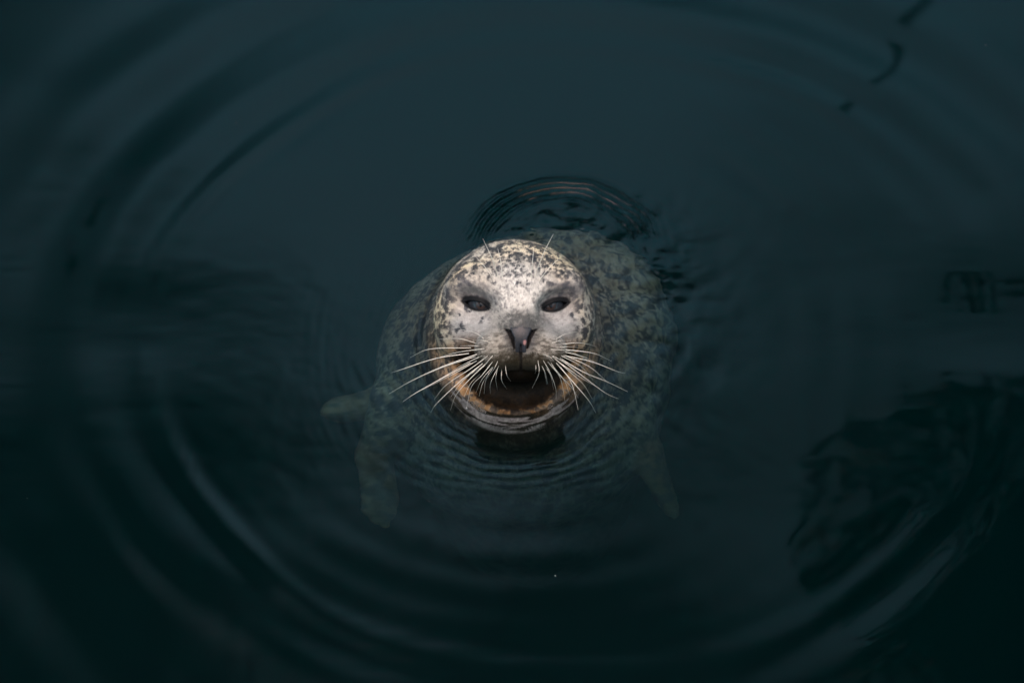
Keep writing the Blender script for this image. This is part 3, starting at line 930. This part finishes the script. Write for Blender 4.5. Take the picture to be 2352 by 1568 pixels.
oi = nt.nodes.new('ShaderNodeTexCoord'); ns = nt.nodes.new('ShaderNodeTexNoise'); ns.inputs['Scale'].default_value = 1.7
cr = nt.nodes.new('ShaderNodeValToRGB'); cr.color_ramp.elements[0].color = (0.022, 0.038, 0.014, 1); cr.color_ramp.elements[1].color = (0.055, 0.075, 0.026, 1)
nt.links.new(oi.outputs['Object'], ns.inputs['Vector']); nt.links.new(ns.outputs['Fac'], cr.inputs['Fac']); nt.links.new(cr.outputs[0], b.inputs['Base Color'])
def tree(label, base_, clumps):
    r = bpy.data.objects.new('mirror_tree', None); COL.objects.link(r); r.location = base_
    tag(r, label, 'tree', 'unseen trees added to darken the reflections')
    B = np.array(base_, float)
    C0 = np.mean([c[:3] for c in clumps], axis=0) - B
    knee = np.array([C0[0] * 0.25, C0[1] * 0.25, C0[2] * 0.55])
    tr = catmull([np.zeros(3), knee, C0], 6)
    tube('trunk', tr, 0.26, 0.07, mbk, r, 12)
    for c in clumps:
        e_ = np.array(c[:3]) - B
        st_ = tr[int(len(tr) * 0.55) + random.randrange(4)]
        tube('limb', catmull([st_, (st_ + e_) / 2 + [0, 0, 0.3], e_], 4), 0.07, 0.012, mbk, r, 8)
    P_, R_ = [], []
    for cx, cy, cz, rx, ry, rz, n in clumps:
        d_ = rng.normal(size=(n, 3)); d_ /= np.linalg.norm(d_, axis=1)[:, None]
        q_ = d_ * rng.uniform(0, 1, (n, 1)) ** 0.45 * [rx, ry, rz] * (1 + 0.25 * vnoise(d_[:, 0] * 2 + cx, d_[:, 1] * 2 + cy, d_[:, 2] * 2)[:, None])
        P_.append(q_ + np.array([cx, cy, cz]) - B)
    P_ = np.concatenate(P_); n = len(P_)
    a_ = rng.normal(size=(n, 3)); a_ /= np.linalg.norm(a_, axis=1)[:, None]
    b_ = np.cross(a_, rng.normal(size=(n, 3))); b_ /= np.linalg.norm(b_, axis=1)[:, None]
    L_ = rng.uniform(0.05, 0.085, (n, 1)); W_ = L_ * 0.55
    v_ = np.stack([P_ - a_ * L_, P_ + b_ * W_, P_ + a_ * L_, P_ - b_ * W_], 1).reshape(-1, 3)
    o = link_mesh('crown', v_, np.arange(len(v_)).reshape(-1, 4), mlf, r, smooth=False)
    return r
def clumps(centre, rad, n, leaves, size, seed):
    g_ = np.random.default_rng(seed); o = []
    for _ in range(n):
        d_ = g_.normal(size=3); d_ /= np.linalg.norm(d_)
        c_ = np.array(centre) + d_ * g_.uniform(0.25, 0.95) * np.array(rad)
        k_ = g_.uniform(0.7, 1.25) * size
        o.append((*c_, k_, k_ * g_.uniform(0.8, 1.3), k_ * 0.6, leaves))
    return o
tree('unseen dark leafy tree on the right quay, added to darken the reflection', (5.0, 5.6, 1.1), clumps((3.55, 4.3, 7.4), (1.8, 2.3, 0.8), 32, 1300, 0.85, 3))
tree('unseen dark leafy tree on the left quay, added to darken the reflection', (-6.4, 6.6, 1.1), clumps((-4.25, 6.0, 7.4), (1.7, 3.8, 0.8), 36, 1000, 0.80, 5))

# unseen boom and mast, added to mirror as a rope-like dark line
mast = bpy.data.objects.new('mirror_derrick', None); COL.objects.link(mast); mast.location = (3.1, 10.6, 0)
tag(mast, 'unseen thin dark derrick added for the line mirrored in the water at upper right', 'derrick')
o = bpy.data.objects.new('mast', cyl_mesh('mast', 0.11, 16.2)); COL.objects.link(o); o.parent = mast; o.location = (0, 0, 0)
p0, p1 = Vector((0, 0, 7.4)), Vector((1.16 - 3.1, 4.50 - 10.6, 4.0))
bmn = cyl_mesh('mirror_boom', 0.018, (p1 - p0).length); o = bpy.data.objects.new('mirror_boom', bmn); COL.objects.link(o); o.parent = mast
o.location = (p0 + p1) / 2; o.rotation_euler = (p1 - p0).to_track_quat('Z', 'Y').to_euler()
print('script', round(time.time() - _t, 1), 's')

# ------------------------------------------------------------------ specks of foam floating on the water
msp, nt, out = new_mat('foam'); principled(nt, out, (0.6, 0.62, 0.6), 0.4)
vs_all, fs_all = [], []
base_v, base_f = sphere((0, 0, 0), 1, 6, 4)
spots_ = [(62, 1142), (885, 845), (2263, 107), (1275, 1322), (985, 1150)]
pts_ = [on_plane(*s_)[:2] for s_ in spots_] + [rng.uniform((-0.8, -0.6), (0.8, 0.8)) for _ in range(3)]
for k_, p_ in enumerate(pts_):
    if math.hypot(p_[0], p_[1] - 0.03) < 0.19: continue
    r_ = rng.uniform(0.0004, 0.0008)
    zc = float(water_height(np.array([p_[0]]), np.array([p_[1]]))[0])
    fs_all.append(base_f + len(base_v) * len(vs_all)); vs_all.append(base_v * [r_, r_, r_ * 0.5] + [p_[0], p_[1], zc + r_ * 0.3])
tag(link_mesh('foam_specks', np.concatenate(vs_all), np.concatenate(fs_all), msp), kind='stuff')
